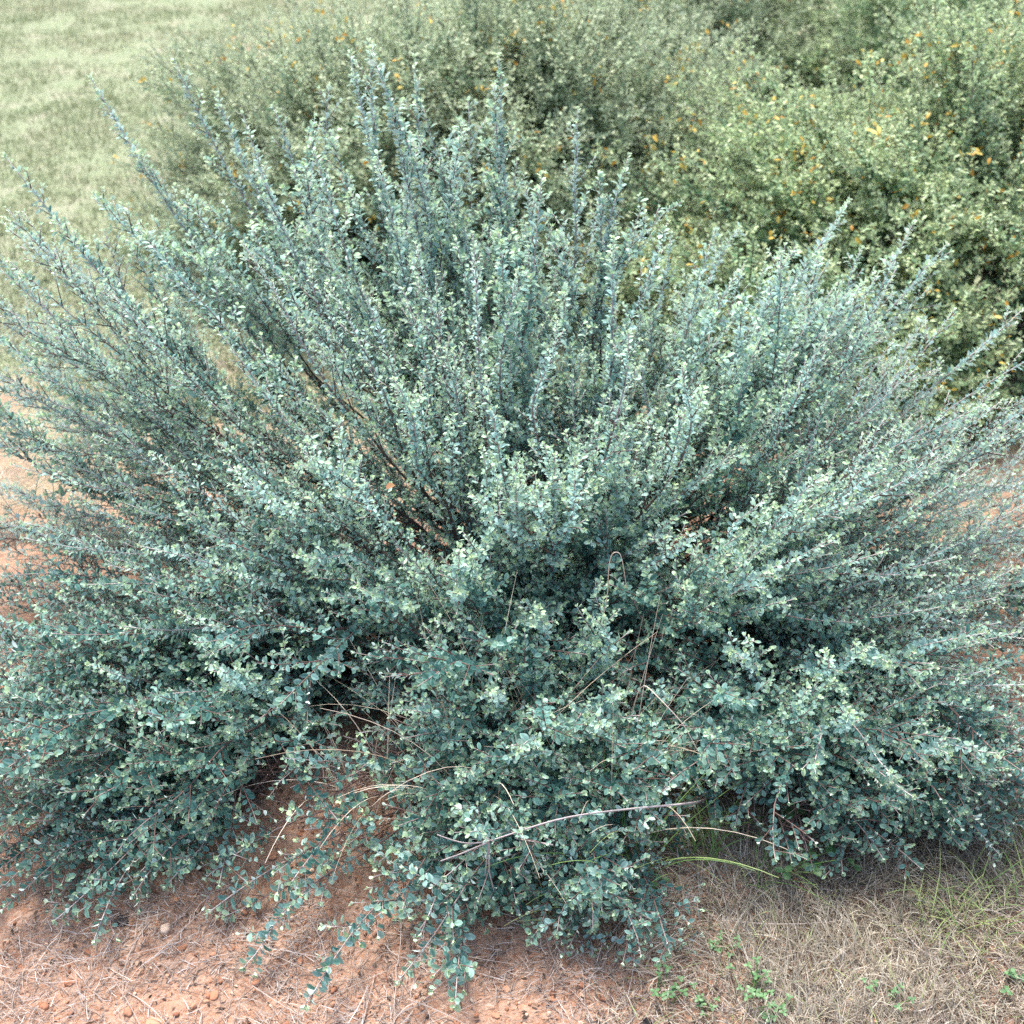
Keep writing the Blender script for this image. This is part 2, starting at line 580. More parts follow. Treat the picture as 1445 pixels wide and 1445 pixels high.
# ------------------------------------------------------------------ the silver shrub
BASE = np.array([.08, 2.32, 0.])
GAPS += [(at(655, 800, 2.05), np.array([.05, .08, .07])),
         (ground_at(460, 1150) + [0, 0, .02], np.array([.18, .14, .12])),
         (ground_at(1080, 1200) + [0, 0, .04], np.array([.10, .07, .10]))]

shrub = thing("silver_shrub", "large silvery blue-green shrub with small oval leaves spreading over the red soil", "shrub", BASE)

jobs = []   # (base, tip, kwargs)


def root(a, spread=.16):
    return BASE + np.array([math.cos(a), math.sin(a), 0]) * rng.uniform(.02, spread)


def add(tip, **kw):
    a = math.atan2(tip[1] - BASE[1], tip[0] - BASE[0])
    b = root(a); b[2] = float(ground_h(b[0], b[1])) + .01
    jobs.append((b, np.asarray(tip, float), kw))


# tall shoots along the skyline of the shrub
for u, v, y in ((5, 215, 2.55), (130, 112, 2.75), (245, 88, 2.8), (345, 150, 2.6), (305, 130, 2.85), (385, 145, 2.85), (495, 75, 2.75),
                (527, 66, 2.6), (583, 64, 2.75), (640, 180, 2.8), (690, 76, 2.7), (805, 158, 2.65), (885, 208, 2.6),
                (760, 240, 2.35), (430, 200, 2.45), (940, 330, 2.7), (1050, 330, 2.8), (1108, 345, 2.55),
                (1165, 335, 2.65), (1195, 282, 2.65), (1285, 310, 2.6), (1338, 348, 2.55), (1440, 440, 2.5), (1400, 560, 2.35),
                (980, 540, 2.15), (1080, 470, 2.25), (860, 330, 2.4),
                (10, 310, 2.6), (-60, 420, 2.6), (-70, 300, 2.8), (-90, 560, 2.4), (60, 480, 2.75), (180, 330, 2.6)):
    add(at(u, v, y), sag=rng.uniform(.08, .18), r0=.0085, lmax=.27, start=.22, own=.4, lsize=1.28)
# inner dome, seen from the front
for u, v, y in ((330, 350, 2.2), (450, 380, 2.15), (560, 400, 2.15), (660, 330, 2.2), (545, 520, 2.0), (690, 530, 1.95), (780, 440, 2.1),
                (880, 470, 2.05), (300, 470, 2.1), (1170, 560, 2.1), (1290, 520, 2.2), (1370, 650, 2.1),
                (740, 380, 2.3), (1180, 680, 1.9), (1050, 760, 1.85), (1250, 780, 1.85), (1350, 790, 1.9),
                (1440, 800, 1.95), (1480, 690, 2.15), (1500, 560, 2.4), (1180, 400, 2.45), (900, 590, 2.1)):
    add(at(u, v, y), sag=rng.uniform(.05, .16), r0=.007, lmax=.25, start=.2)
# left lobe and middle, shorter shoots that lean to the viewer
for u, v, y in ((310, 640, 1.9), (180, 770, 1.85), (420, 660, 1.85), (20, 750, 1.95), (60, 640, 2.2),
                (170, 870, 1.8), (640, 770, 1.78), (810, 650, 1.82), (430, 790, 1.78)):
    add(at(u, v, y), sag=rng.uniform(-.02, .10), r0=.006, lmax=.22, start=.2)
# low layered branches in front, each rooted in one of three layers round the crown
LAYER = {"l": np.array([-.36, 2.12, .02]), "c": np.array([.12, 1.98, .02]), "r": np.array([.52, 2.06, .02])}


def low(which, u, v, h, **kw):
    b = LAYER[which] + np.append(rng.normal(0, .06, 2), 0)
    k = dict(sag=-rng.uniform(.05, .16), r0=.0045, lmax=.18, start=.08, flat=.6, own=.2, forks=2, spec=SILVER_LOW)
    k.update(kw)
    jobs.append((b, ground_at(u, v, h), k))


for w_, u, v, h in (("c", 560, 1040, .22), ("c", 640, 985, .2), ("c", 770, 960, .2), ("c", 720, 1090, .2), ("c", 860, 1080, .18), ("c", 640, 1170, .12),
                    ("c", 760, 1200, .12), ("c", 870, 1220, .1), ("c", 700, 1290, .05), ("c", 800, 1320, .04), ("c", 900, 1310, .04), ("c", 590, 1250, .06),
                    ("c", 960, 1180, .12), ("c", 560, 920, .16),
                    ("l", 130, 1000, .2), ("l", 340, 1020, .15), ("l", 220, 930, .2), ("l", 40, 1060, .14), ("l", 100, 1190, .06), ("l", 200, 1190, .06),
                    ("l", -40, 1180, .1), ("l", -30, 950, .2),
                    ("r", 1170, 940, .22), ("r", 1090, 1090, .14), ("r", 1300, 1010, .2), ("r", 1430, 1010, .2), ("r", 1290, 1150, .1), ("r", 1420, 1170, .08),
                    ("r", 1180, 1190, .08), ("r", 1010, 1000, .18), ("r", 1480, 1090, .12)):
    low(w_, u, v, h)
# trailing on the bare earth
for w_, u, v in (("l", 150, 1325), ("c", 250, 1222), ("c", 330, 1362), ("c", 420, 1420), ("c", 600, 1412), ("c", 655, 1388), ("r", 1275, 1315), ("c", 990, 1300)):
    low(w_, u, v, .035, forks=1, lmax=.13, r0=.003, start=.1, sag=-.1, flat=.35, spec=SILVER_TRAIL)
total = 0
jobs = jobs[:99]
for k, (b, t, kw) in enumerate(jobs):
    rs = np.random.default_rng(1000 + k)
    total += finish(silver_branch(b, t, rs=rs, **kw), shrub, M_SILVER_STEM, M_SILVER)
# the many lesser branches between them
jobs = []
HOLLOW = ground_at(455, 1130)
for n_, (u0, u1), (v0, v1), (h0, h1), w_ in ((12, (390, 620), (780, 990), (.1, .26), "c"), (10, (860, 1040), (900, 1180), (.08, .26), "r"), (10, (560, 960), (1000, 1330), (.03, .16), "c"),
                                             (12, (-40, 340), (850, 1230), (.04, .2), "l"), (12, (1000, 1500), (950, 1210), (.05, .22), "r"),
                                             (12, (-260, 0), (700, 1150), (.05, .3), "l"), (8, (400, 570), (860, 990), (.08, .2), "c"), (8, (1440, 1700), (750, 1150), (.05, .3), "r"),
                                             (2, (600, 700), (1260, 1330), (.03, .05), "c")):
    for q in range(n_):
        low(w_, rng.uniform(u0, u1), rng.uniform(v0, v1), rng.uniform(h0, h1))
# fresh shoots that stand up out of the low growth
for w_, u, v, h in (("c", 640, 790, .36), ("c", 560, 1030, .25), ("c", 730, 1085, .24), ("c", 820, 900, .36), ("c", 760, 880, .34), ("c", 690, 1010, .25), ("c", 960, 850, .38),
                    ("l", 390, 730, .34), ("l", 180, 760, .36), ("l", 30, 760, .36), ("l", 250, 880, .3), ("l", 340, 960, .26), ("l", 120, 960, .26), ("l", -20, 1010, .22),
                    ("r", 1150, 930, .32), ("r", 1050, 960, .3), ("r", 1260, 960, .3), ("r", 1400, 920, .32), ("l", 80, 860, .3), ("l", 300, 800, .32), ("l", 220, 1010, .2), ("l", 60, 1090, .18), ("l", 330, 1060, .18), ("c", 470, 800, .34), ("c", 600, 900, .28), ("c", 640, 1120, .18), ("c", 800, 1060, .22), ("c", 880, 1000, .28), ("r", 1000, 1060, .24), ("r", 1150, 1130, .18), ("r", 1260, 1110, .2), ("r", 1420, 1080, .22), ("r", 1090, 720, .5), ("r", 1330, 1080, .24), ("r", 1200, 1030, .26)):
    low(w_, u, v - 25, h + .07, spec=SILVER, sag=rng.uniform(0, .14), flat=.3, start=.25, own=.35, lmax=.17, r0=.004, forks=0)
for n_, (u0, u1), (v0, v1), (y0, y1) in ((8, (-250, 0), (330, 700), (2.2, 2.8)), (8, (700, 920), (430, 600), (2.3, 2.6)), (16, (1380, 1700), (450, 900), (1.95, 2.7)), (6, (500, 1350), (450, 760), (1.85, 2.3)),
                                         (6, (420, 1000), (260, 420), (2.3, 2.7)), (6, (1020, 1360), (340, 480), (2.4, 2.8))):
    for q in range(n_):
        add(at(rng.uniform(u0, u1), rng.uniform(v0, v1), rng.uniform(y0, y1)), sag=rng.uniform(.0, .16), r0=.0065, lmax=.25, start=.18)
for q in range(26):
    u = -80 + 1620 * (q + rng.random()) / 26
    if 380 < u < 480:
        continue
    v, h = rng.uniform(800, 1000), rng.uniform(.16, .40)
    g = ground_at(u, v, h)
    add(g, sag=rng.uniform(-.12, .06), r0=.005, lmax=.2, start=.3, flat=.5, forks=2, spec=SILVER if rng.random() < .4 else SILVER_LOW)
for u, v, h in ((800, 850, .26), (850, 800, .36), (880, 900, .22), (820, 920, .18), (760, 830, .3), (900, 850, .28), (700, 900, .24), (930, 930, .2)):
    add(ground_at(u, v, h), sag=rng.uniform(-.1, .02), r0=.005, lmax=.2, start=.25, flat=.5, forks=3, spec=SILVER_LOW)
for q in range(16):
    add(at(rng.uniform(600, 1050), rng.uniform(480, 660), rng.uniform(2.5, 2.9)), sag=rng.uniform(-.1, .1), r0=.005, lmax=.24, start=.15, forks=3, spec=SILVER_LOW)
for w_, u, v, h in (("l", 0, 1290, .05), ("l", 100, 1275, .05), ("l", 185, 1265, .05), ("l", -60, 1280, .06)):
    low(w_, u, v, h)
for w_, u, v in [("c", u, rng.uniform(1290, 1370)) for u in range(590, 960, 50)] + [("l", u, rng.uniform(1180, 1275)) for u in range(-60, 240, 50)] + [("r", u, rng.uniform(1160, 1235)) for u in range(1120, 1560, 60)]:
    low(w_, u, v, .07, lmax=.16, sag=-.06)
for w_, u, v in (("l", 60, 1290), ("c", 300, 1300), ("c", 500, 1330), ("c", 560, 1385), ("c", 290, 1240), ("c", 550, 1300), ("l", 215, 1270), ("c", 520, 1230)):
    low(w_, u, v, rng.uniform(.02, .06), forks=1, lmax=.15, r0=.003, start=.1, sag=-.1, flat=.3, spec=SILVER_TRAIL)
mass = Plant(SILVER, np.random.default_rng(77))
for k, (b, t, kw) in enumerate(jobs):
    q = silver_branch(b, t, rs=np.random.default_rng(2000 + k), **kw)
    mass.L += q.L
    w = q.wood
    mass.wood.V += w.V; mass.wood.T += w.T
    for f in (3, 4):
        mass.wood.F[f] += [x + mass.wood.n for x in w.F[f]]
    mass.wood.n += w.n
total += finish(mass, shrub, M_SILVER_STEM, M_SILVER, "lesser branches filling in between the main ones", name="lesser_branches")
for o in shrub.children:
    if o.name == "lesser_branches":
        o["kind"] = "stuff"
print("silver branches", len(jobs), "leaves", total)

# ------------------------------------------------------------------ green shrubs behind
GREEN = Spec(leaf=(.014, .024), ratio=(.36, .5), gap=.0074, asc=(.4, 1.05), distich=.6, level=.4, hue=(0, 1), fresh=1.0, even=True,
             lat_gap=.034, lat_ang=(26, 56), lat_max=.34, sub_gap=.040, sub_len=(.025, .09), lat_lift=.7, young_len=.19)


def green_shrub(name, label, base, tips, leafm, seed, yellow, lmax, spec=GREEN):
    o = thing(name, label, "shrub", base, None)
    n = 0
    alll = []
    for k, (tip, sag) in enumerate(tips[:98]):
        rs = np.random.default_rng(seed + k)
        v = tip - base
        b = base + np.array([v[0], v[1], 0]) / max(.2, np.hypot(v[0], v[1])) * rs.uniform(.02, .25)
        b[2] = float(ground_h(b[0], b[1])) + .01
        L = np.linalg.norm(tip - b)
        P = bez(b, b + (tip - b) * .5 - UP * sag * L, tip, max(6, int(L / .05)))
        P = keep_up(P, rs)
        pl = Plant(spec, rs)
        pl.stem(P, .01, .0012, 0, .8, 5)
        if abs(sag) == .05:              # a free plume above the rest
            pl.leaf_run(P, L, .4, 1, .6, dens=2.2)
            pl.lateral(P, L, .3, .97, .05, .2, 1, .7, dens=1.6)
        else:
            pl.leaf_run(P, L, .4, 1, .4)
            pl.lateral(P, L, .25, .97, spec.lat_gap, lmax, 1, .5)
            fork(pl, P, L, 4, .009, lmax, .5, 1.0, spec)
        alll.append(pl.leaf_arrays()[0])
        n += finish(pl, o, M_GREEN_STEM, leafm, gaps=False)
    rs = np.random.default_rng(seed + 999)
    A = np.concatenate(alll); cen = np.array(base) + [0, 0, .35]
    A = cen + (A - cen) * .99
    cl = A[rs.integers(0, len(A), yellow)]
    Pp = np.repeat(cl, 4, 0) + rs.normal(0, .016, (yellow * 4, 3)); m = len(Pp)
    D = rs.normal(0, 1, (m, 3)); Nn = rs.normal(0, .6, (m, 3)) + UP
    bag = Bag(); Ls = rs.uniform(.014, .025, m)
    leaves(bag, Pp - np.array(base), D, Nn, Ls, Ls * .5, rs.random(m), rs.random(m) * 0, rs.uniform(0, .3, m))
    y = link("yellow_leaves", bag.mesh("yellow_leaves"), o, M_YELLOW)
    y["label"] = "small yellow-orange leaves scattered through the green foliage"
    print(name, len(tips), n)


def dome(c, rx, ry, h, n, seed, lo=.12):
    rs = np.random.default_rng(seed); out = []
    while len(out) < n:
        ph = rs.uniform(0, 2 * np.pi); z = rs.uniform(lo, 1) ** .9
        if math.sin(ph) > .55 and z < .6:
            continue                      # the far lower side shows nothing
        q = math.sqrt(max(0, 1 - z * z)); k = rs.uniform(.6, 1.14) ** .6
        tip = np.array([c[0] + rx * q * math.cos(ph) * k, c[1] + ry * q * math.sin(ph) * k, max(.05, h * z * k)])
        out.append((tip, rs.uniform(-.12, .12)))
    return out


cB = np.array([1.45, 3.8, 0.])
tB = dome(cB, 1.4, .95, .92, 66, 5, .05)
for q in range(10):
    tB.append((at(rng.uniform(1150, 1340), rng.uniform(190, 340), rng.uniform(3.35, 3.7)), rng.uniform(-.1, .04)))
for q in range(13):
    a = R(rng.uniform(185, 350))
    tB.append((cB + [1.35 * math.cos(a), .95 * math.sin(a), rng.uniform(.06, .32)], rng.uniform(-.1, 0)))
for u, v, y in ((1280, 130, 3.7), (1285, 90, 3.8), (1345, 205, 3.4), (1150, 165, 3.6), (1205, 165, 3.5), (1060, 75, 3.9), (1320, 260, 3.3), (1120, 160, 3.6), (1400, 200, 3.5)):
    tB.append((at(u, v, y), .05))
green_shrub("green_shrub", "bright green shrub with small yellow-orange leaves rising behind the silver shrub", cB, tB, M_GREEN, 3000, 1500, .36)
cA = np.array([-.18, 4.45, 0.])
green_shrub("green_shrub", "dull olive-green shrub between the pale lawn and the brighter green shrub", cA, dome(cA, 1.3, .95, .96, 96, 6, .02), M_OLIVE, 4000, 800, .36)
cC = np.array([2.3, 6.3, 0.])
green_shrub("green_shrub", "dark out-of-focus green shrub farthest back behind the bright green one", cC, dome(cC, 1.6, .9, .85, 56, 8), M_GREEN, 5000, 150, .42)
cD = np.array([.6, 6.6, 0.])
green_shrub("green_shrub", "blurred pale green shrub at the back, behind the dull olive shrub", cD, dome(cD, 1.2, .8, .8, 44, 9), M_OLIVE, 6000, 120, .42)

# ------------------------------------------------------------------ loose blades and straws
def ribbons(bag, P0, az, L, W, tilt, curl, rnd, segs=3, yg=None, twist=None):
    """thin curved blades: start P0, heading az, rising with tilt, bending by curl"""
    n = len(P0)
    pts = [P0]; el = tilt.copy(); a = az.copy()
    for k in range(segs):
        d = np.stack([np.cos(a) * np.cos(el), np.sin(a) * np.cos(el), np.sin(el)], -1)
        pts.append(pts[-1] + d * (L / segs)[:, None])
        el = el - curl
        if twist is not None:
            a = a + twist
    side = np.stack([-np.sin(az), np.cos(az), np.zeros(n)], -1)
    ro = rng.uniform(-1, 1, n)[:, None]
    side = nrm(side + UP * ro)
    Vs = []
    for k, p in enumerate(pts):
        w = W * (1 - .75 * (k / segs) ** 1.5) * .5
        Vs += [p - side * w[:, None], p + side * w[:, None]]
    V = np.stack(Vs, 1); m = V.shape[1]
    base = np.arange(n)[:, None] * m
    q = np.concatenate([base + np.array([[2 * k, 2 * k + 1, 2 * k + 3, 2 * k + 2]]) for k in range(segs)])
    T = np.stack([np.repeat(rnd, m), np.repeat(yg if yg is not None else rnd * 0, m), np.zeros(n * m), np.ones(n * m)], -1)
    bag.add(V.reshape(-1, 3), [q], T)


# lawn
n = 260000
y = 3.2 + 15 * rng.random(n) ** 1.25
x = -y * .42 - .3 + rng.random(n) * (y * .42 + 1.2)
d = vnoise(x * 1.3 + 9, y * 1.3, 21) * .6 + vnoise(x * 4, y * 4, 22) * .4
k = (y + vnoise(x * 2, y * 2, 23) * 1.4 > 3.6 + .5 * rng.random(n)) & (d > .04 + .1 * rng.random(n))
x, y = x[k], y[k]; n = len(x)
bag = Bag()
rnd = np.clip(vnoise(x * 2.1, y * 2.1, 24) * .5 + rng.normal(.25, .16, n), 0, 1)
ribbons(bag, np.stack([x, y, ground_h(x, y) - .002], -1), rng.uniform(0, 6.28, n), rng.uniform(.015, .036, n), rng.uniform(.0015, .003, n) * (1 + y * .25),
        rng.uniform(.25, 1.4, n), rng.uniform(0, .4, n), rnd, 2)
tag(link("lawn_grass", bag.mesh("lawn_grass"), None, M_LAWN), "short pale green and straw coloured lawn grass", "grass", kind="stuff")

# dry grass litter lying on the red soil
def litter(n, x0, x1, y0, y1, dens, L, W, tilt, seed):
    rs = np.random.default_rng(seed)
    x, y = rs.uniform(x0, x1, n), rs.uniform(y0, y1, n)
    k = rs.random(n) < dens(x, y)
    x, y = x[k], y[k]; n = len(x)
    az = vnoise(x * 5, y * 5, seed + 1) * 6 + rs.normal(0, .9, n)
    return x, y, n, az, rs.uniform(*L, n) * rs.uniform(.5, 1.3, n), rs.uniform(*W, n), rs.uniform(*tilt, n), rs

bag = Bag()
dn = lambda x, y: np.clip((vnoise(x * 5.5, y * 5.5, 31) * .65 + vnoise(x * 15, y * 15, 32) * .35 - .45) * 4.2 + .16 + (1.40 - y) * .9 + np.clip(x, 0, 1) * .4, .04, 1)
x, y, n, az, L, W, tl, rs = litter(34000, -1.0, 1.0, 1.1, 2.1, dn, (.015, .05), (.0008, .0017), (-.02, .16), 40)
ribbons(bag, np.stack([x, y, ground_h(x, y) + rs.uniform(.001, .007, n)], -1), az, L, W, tl, rs.normal(.05, .12, n), np.clip(rs.normal(.55, .25, n), 0, 1), 3, twist=rs.normal(0, .3, n))
x, y, n, az, L, W, tl, rs = litter(420, -1.0, 1.0, 1.15, 2.0, lambda x, y: x * 0 + 1, (.08, .2), (.0012, .002), (-.01, .1), 43)
ribbons(bag, np.stack([x, y, ground_h(x, y) + rs.uniform(.004, .012, n)], -1), rs.uniform(0, 6.28, n), L, W, tl, rs.normal(.03, .04, n), np.clip(rs.normal(.72, .2, n), 0, 1), 5, twist=rs.normal(0, .12, n))
x, y, n, az, L, W, tl, rs = litter(9000, -2.0, -.1, 2.4, 4.4, lambda x, y: np.clip(vnoise(x * 4, y * 4, 46) * 1.6 - .3, .1, 1), (.02, .06), (.001, .002), (0, .5), 45)
ribbons(bag, np.stack([x, y, ground_h(x, y) + rs.uniform(.001, .008, n)], -1), az, L, W, tl, rs.normal(.1, .15, n), np.clip(rs.normal(.6, .25, n), 0, 1), 3)
x, y, n, az, L, W, tl, rs = litter(4000, .6, 2.0, 1.9, 3.6, lambda x, y: np.clip(vnoise(x * 4, y * 4, 48) * 1.6 - .3, .1, 1), (.02, .06), (.001, .002), (0, .5), 47)
ribbons(bag, np.stack([x, y, ground_h(x, y) + rs.uniform(.001, .008, n)], -1), az, L, W, tl, rs.normal(.1, .15, n), np.clip(rs.normal(.6, .25, n), 0, 1), 3)
tag(link("dry_grass_litter", bag.mesh("dry_grass_litter"), None, M_THATCH), "grey dry grass litter strewn over the red soil", "dry grass", kind="stuff")

# standing dry turf, bottom right corner
bag = Bag()
def turf_d(x, y):
    return np.clip((x - .18 + (1.45 - y) * .35 + (vnoise(x * 6, y * 6, 51) - .5) * .35) * 3.2, 0, 1)
x, y, n, az, L, W, tl, rs = litter(42000, .1, 1.0, 1.1, 1.75, turf_d, (.02, .055), (.0010, .0024), (.1, 1.25), 50)
gr = np.clip((vnoise(x * 4, y * 4, 53) - .35) * 1.5 + (x - .55) * .6, 0, 1)
ribbons(bag, np.stack([x, y, ground_h(x, y) - .001], -1), az + rs.normal(0, .7, n), L, W, tl, rs.normal(.25, .22, n), np.clip(rs.normal(.55, .25, n), 0, 1), 3,
        yg=(rs.random(n) < .05 + gr * .5) * rs.uniform(.4, 1, n))
M_TURF = tinted_material("dry_turf", [(0, (.11, .075, .05)), (.4, (.26, .22, .16)), (.75, (.41, .365, .285)), (1, (.54, .50, .41))], .7, .15, young=(.26, .33, .11))
tag(link("dry_turf", bag.mesh("dry_turf"), None, M_TURF), "short straw coloured turf in front of the shrub", "dry grass", kind="stuff")

# pebbles and crumbs of soil
ICO_V, ICO_F = None, None
def ico():
    global ICO_V, ICO_F
    if ICO_V is None:
        import bmesh
        bm = bmesh.new(); bmesh.ops.create_icosphere(bm, subdivisions=3, radius=1)
        bm.verts.ensure_lookup_table()
        ICO_V = np.array([v.co[:] for v in bm.verts]); ICO_F = np.array([[v.index for v in f.verts] for f in bm.faces]); bm.free()
    return ICO_V, ICO_F


def lump(rs, size):
    V, Fc = ico()
    V = V.copy()
    for _ in range(5):                       # knock flats into the ball
        d = nrm(rs.normal(0, 1, 3)); h = rs.uniform(.45, .85)
        e = V @ d - h
        V -= np.clip(e, 0, None)[:, None] * d * .85
    V *= rs.uniform(.7, 1.2, 3) * np.array([1, 1, .7])
    V += rs.normal(0, .035, V.shape)
    V *= (.82 + .36 * vnoise(V[:, :1] * 1.7 + rs.random() * 50, V[:, 1:2] * 1.7 + V[:, 2:] * 1.3, 66))
    a = rs.uniform(0, 6.28); c, s = math.cos(a), math.sin(a)
    return V @ np.array([[c, s, 0], [-s, c, 0], [0, 0, 1]]) * size, Fc


bag = Bag(); rs = np.random.default_rng(60)
protos = [lump(rs, 1.0) for _ in range(24)]
for _ in range(4200):
    x, y = rs.uniform(-.95, .95), rs.uniform(1.12, 2.1)
    if rs.random() > (.35 + .9 * float(vnoise(np.array(x * 7), np.array(y * 7), 61)) - .5 * max(0, x - .2)):
        continue
    V, Fc = protos[rs.integers(0, 24)]
    sz = rs.uniform(.0015, .005) * rs.uniform(.6, 1.3)
    bag.add(V * sz + np.array([x, y, float(ground_h(x, y)) + sz * .2]), [Fc], np.tile([rs.random(), 0, 0, 1], (len(V), 1)))
tag(link("soil_crumbs", bag.mesh("soil_crumbs"), None, M_CLOD), "small red crumbs of soil and grit", "gravel", kind="stuff")


bag = Bag(); rs = np.random.default_rng(64); n = 9000
x, y = rs.uniform(-.95, .95, n), rs.uniform(1.12, 2.2, n)
k = rs.random(n) < .25 + .75 * vnoise(x * 9, y * 9, 67); x, y = x[k], y[k]; n = len(x)
a = rs.uniform(0, 6.28, n); Ls = rs.uniform(.003, .011, n)
leaves(bag, np.stack([x, y, ground_h(x, y) + rs.uniform(.001, .006, n)], -1), np.stack([np.cos(a), np.sin(a), rs.normal(0, .25, n)], -1), UP + rs.normal(0, .35, (n, 3)),
       Ls, Ls * rs.uniform(.25, .6, n), rs.random(n) ** 1.3, np.zeros(n), rs.uniform(-.3, .4, n))
M_FLAKE = tinted_material("leaf_flake", [(0, (.035, .022, .016)), (.4, (.13, .075, .045)), (.75, (.30, .20, .13)), (1, (.46, .37, .28))], .8)
tag(link("leaf_litter", bag.mesh("leaf_litter"), None, M_FLAKE), "flakes of brown and grey dead leaf on the soil", "leaf litter", kind="stuff")


def lumps(name, label, cat, group, spots, size, m, rndv, flat=1.0):
    for q, (u, v, k) in enumerate(spots):
        rs = np.random.default_rng(hash((u, v)) % 99991)
        g = ground_at(u, v); g[2] = float(ground_h(g[0], g[1]))
        V, Fc = lump(rs, size * k)
        V[:, 2] *= flat
        me = make_mesh(name, V, [Fc], np.tile([np.clip(rndv + rs.normal(0, .12), 0, 1), 0, 0, 1], (len(V), 1)))
        o = link(name, me, None, m); o.location = (g[0], g[1], g[2] + size * k * .02 * flat)
        tag(o, label if isinstance(label, str) else label[q], cat, group)


lumps("stone", ["pale tan stone lying on red soil below a trailing twig", "flat pale stone at the bottom edge of the red soil", "small buff stone in the dry litter"],
      "stone", None, [(231, 1304, 1.0), (216, 1437, 1.3), (300, 1452, .6)][:2], .010, M_CLOD, 1.0, .8)
lumps("soil_clod", "rounded orange-red clod of earth lying on the bare soil", "clod", "clods of red earth",
      [(248, 1268, 1), (180, 1420, 1.3), (300, 1395, 1.2), (360, 1375, 1), (95, 1380, .8), (60, 1410, 1), (420, 1345, .9), (510, 1420, 1), (560, 1390, .8), (470, 1385, .9),
       (385, 1210, 1), (440, 1165, .9), (500, 1195, 1), (340, 1240, .8), (255, 1330, 1.1), (120, 1335, .8), (590, 1370, .9), (700, 1420, .9), (780, 1400, .8), (850, 1395, .8),
       (20, 1350, .9), (400, 1430, .9), (325, 1330, .8), (645, 1430, .8), (460, 1225, .8)], .0085, M_CLOD, .42, .75)
lumps("bark_chip", ["black charred bark chip beside the trailing twig on red soil", "largest black bark chip at the bottom edge in dry turf",
                    "small black chip at the bottom edge left of the largest one", "thin dark chip between red soil and dry turf at the bottom"],
      "bark chip", None, [(168, 1288, 1.2), (1085, 1436, 1.2), (915, 1436, .9), (838, 1434, .9)], .013, M_BARK, .3, .45)

# fallen brown leaves
for u, v, lab in ((322, 1178, "curled brown fallen leaf on the bare soil under the shrub"), (545, 690, "large tan dead leaf caught among the silver stems"),
                  (1360, 1295 - 50, "yellow-brown dead leaf at the edge of the dry turf")):
    g = ground_at(u, v) if v > 1000 else at(u, v, 2.0)
    if v > 1000:
        g[2] = float(ground_h(g[0], g[1])) + .006
    bag = Bag(); a = rng.uniform(0, 6.28)
    leaves(bag, np.zeros((1, 3)), np.array([[math.cos(a), math.sin(a), .15]]), np.array([[.2, -.3, 1.]]), np.array([.024]), np.array([.013]), np.array([.35]), np.array([0.]), np.array([.25]))
    o = link("dead_leaf", bag.mesh("dead_leaf"), None, M_DEADLEAF); o.location = tuple(g)
    tag(o, lab, "dead leaf")

# ------------------------------------------------------------------ grass tufts, straw clumps, weeds
def tuft(name, label, cat, base, n, L, W, tilt, m, rnd, seed, group=None, spread=.02, az=None, segs=10):
    rs = np.random.default_rng(seed)
    base = np.array(base, float); base[2] = float(ground_h(base[0], base[1]))
    bag = Bag()
    P = np.zeros((n, 3)); P[:, :2] = rs.normal(0, spread, (n, 2))
    P[:, 2] = ground_h(P[:, 0] + base[0], P[:, 1] + base[1]) - base[2] - .002
    a = rs.uniform(0, 6.28, n) if az is None else rs.normal(az[0], az[1], n)
    ribbons(bag, P, a, rs.uniform(*L, n), rs.uniform(*W, n), rs.uniform(*tilt, n), rs.uniform(.0, .18, n), np.clip(rs.normal(rnd, .2, n), 0, 1), segs)
    o = link(name, bag.mesh(name), None, m); o.location = tuple(base)
    tag(o, label, cat, group)


g = ground_at
tuft("grass_tuft", "green grass tuft growing at the front foot of the silver shrub", "grass tuft", g(985, 1210), 34, (.08, .17), (.0018, .0034), (.5, 1.4), M_BLADE, .45, 71)
tuft("grass_tuft", "tall thin green grass blades standing inside the silver shrub", "grass tuft", at(910, 1000, 1.57) * [1, 1, 0], 32, (.20, .36), (.0018, .0032), (1.0, 1.5), M_BLADE, .6, 72)
tuft("grass_tuft", "yellow-green grass clump beside the bare pale twig", "grass tuft", at(808, 1150, 1.50) * [1, 1, 0], 30, (.10, .20), (.0018, .003), (1.0, 1.5), M_BLADE, .9, 73)
tuft("grass_tuft", "sparse green grass blades in the bare hollow under the right branches", "grass tuft", g(1085, 1235), 16, (.08, .15), (.0018, .003), (.6, 1.4), M_BLADE, .5, 74)
tuft("grass_tuft", "olive-green grass tuft at the right edge of the dry turf", "grass tuft", g(1335, 1300), 60, (.05, .11), (.0015, .0026), (.6, 1.45), M_BLADE, .95, 75, spread=.035)
tuft("grass_tuft", "green grass tuft in the right corner below the silver branches", "grass tuft", g(1425, 1270), 60, (.05, .12), (.0015, .0028), (.6, 1.45), M_BLADE, .75, 76, spread=.05)
tuft("straw_clump", "tangle of golden dry straw deep in the middle of the silver shrub", "dry straw", at(655, 830, 1.70) * [1, 1, 0], 48, (.30, .48), (.0014, .0026), (1.0, 1.5), M_STRAW, .75, 81, spread=.035)
tuft("straw_clump", "pale dry grass stalks standing in the hollow right of centre", "dry straw", at(870, 880, 1.68) * [1, 1, 0], 44, (.28, .45), (.0014, .0024), (1.0, 1.5), M_STRAW, .75, 82, spread=.05)
tuft("straw_clump", "golden straw stalks lying over the low front foliage", "dry straw", at(665, 980, 1.59) * [1, 1, 0], 24, (.12, .24), (.0014, .0024), (1.1, 1.5), M_STRAW, .7, 83, spread=.04)
tuft("straw_clump", "dark brown dry grass in the open hollow left of centre", "dry straw", g(430, 1080), 60, (.04, .12), (.0010, .0020), (.05, .9), M_STRAW, .35, 84, spread=.045)
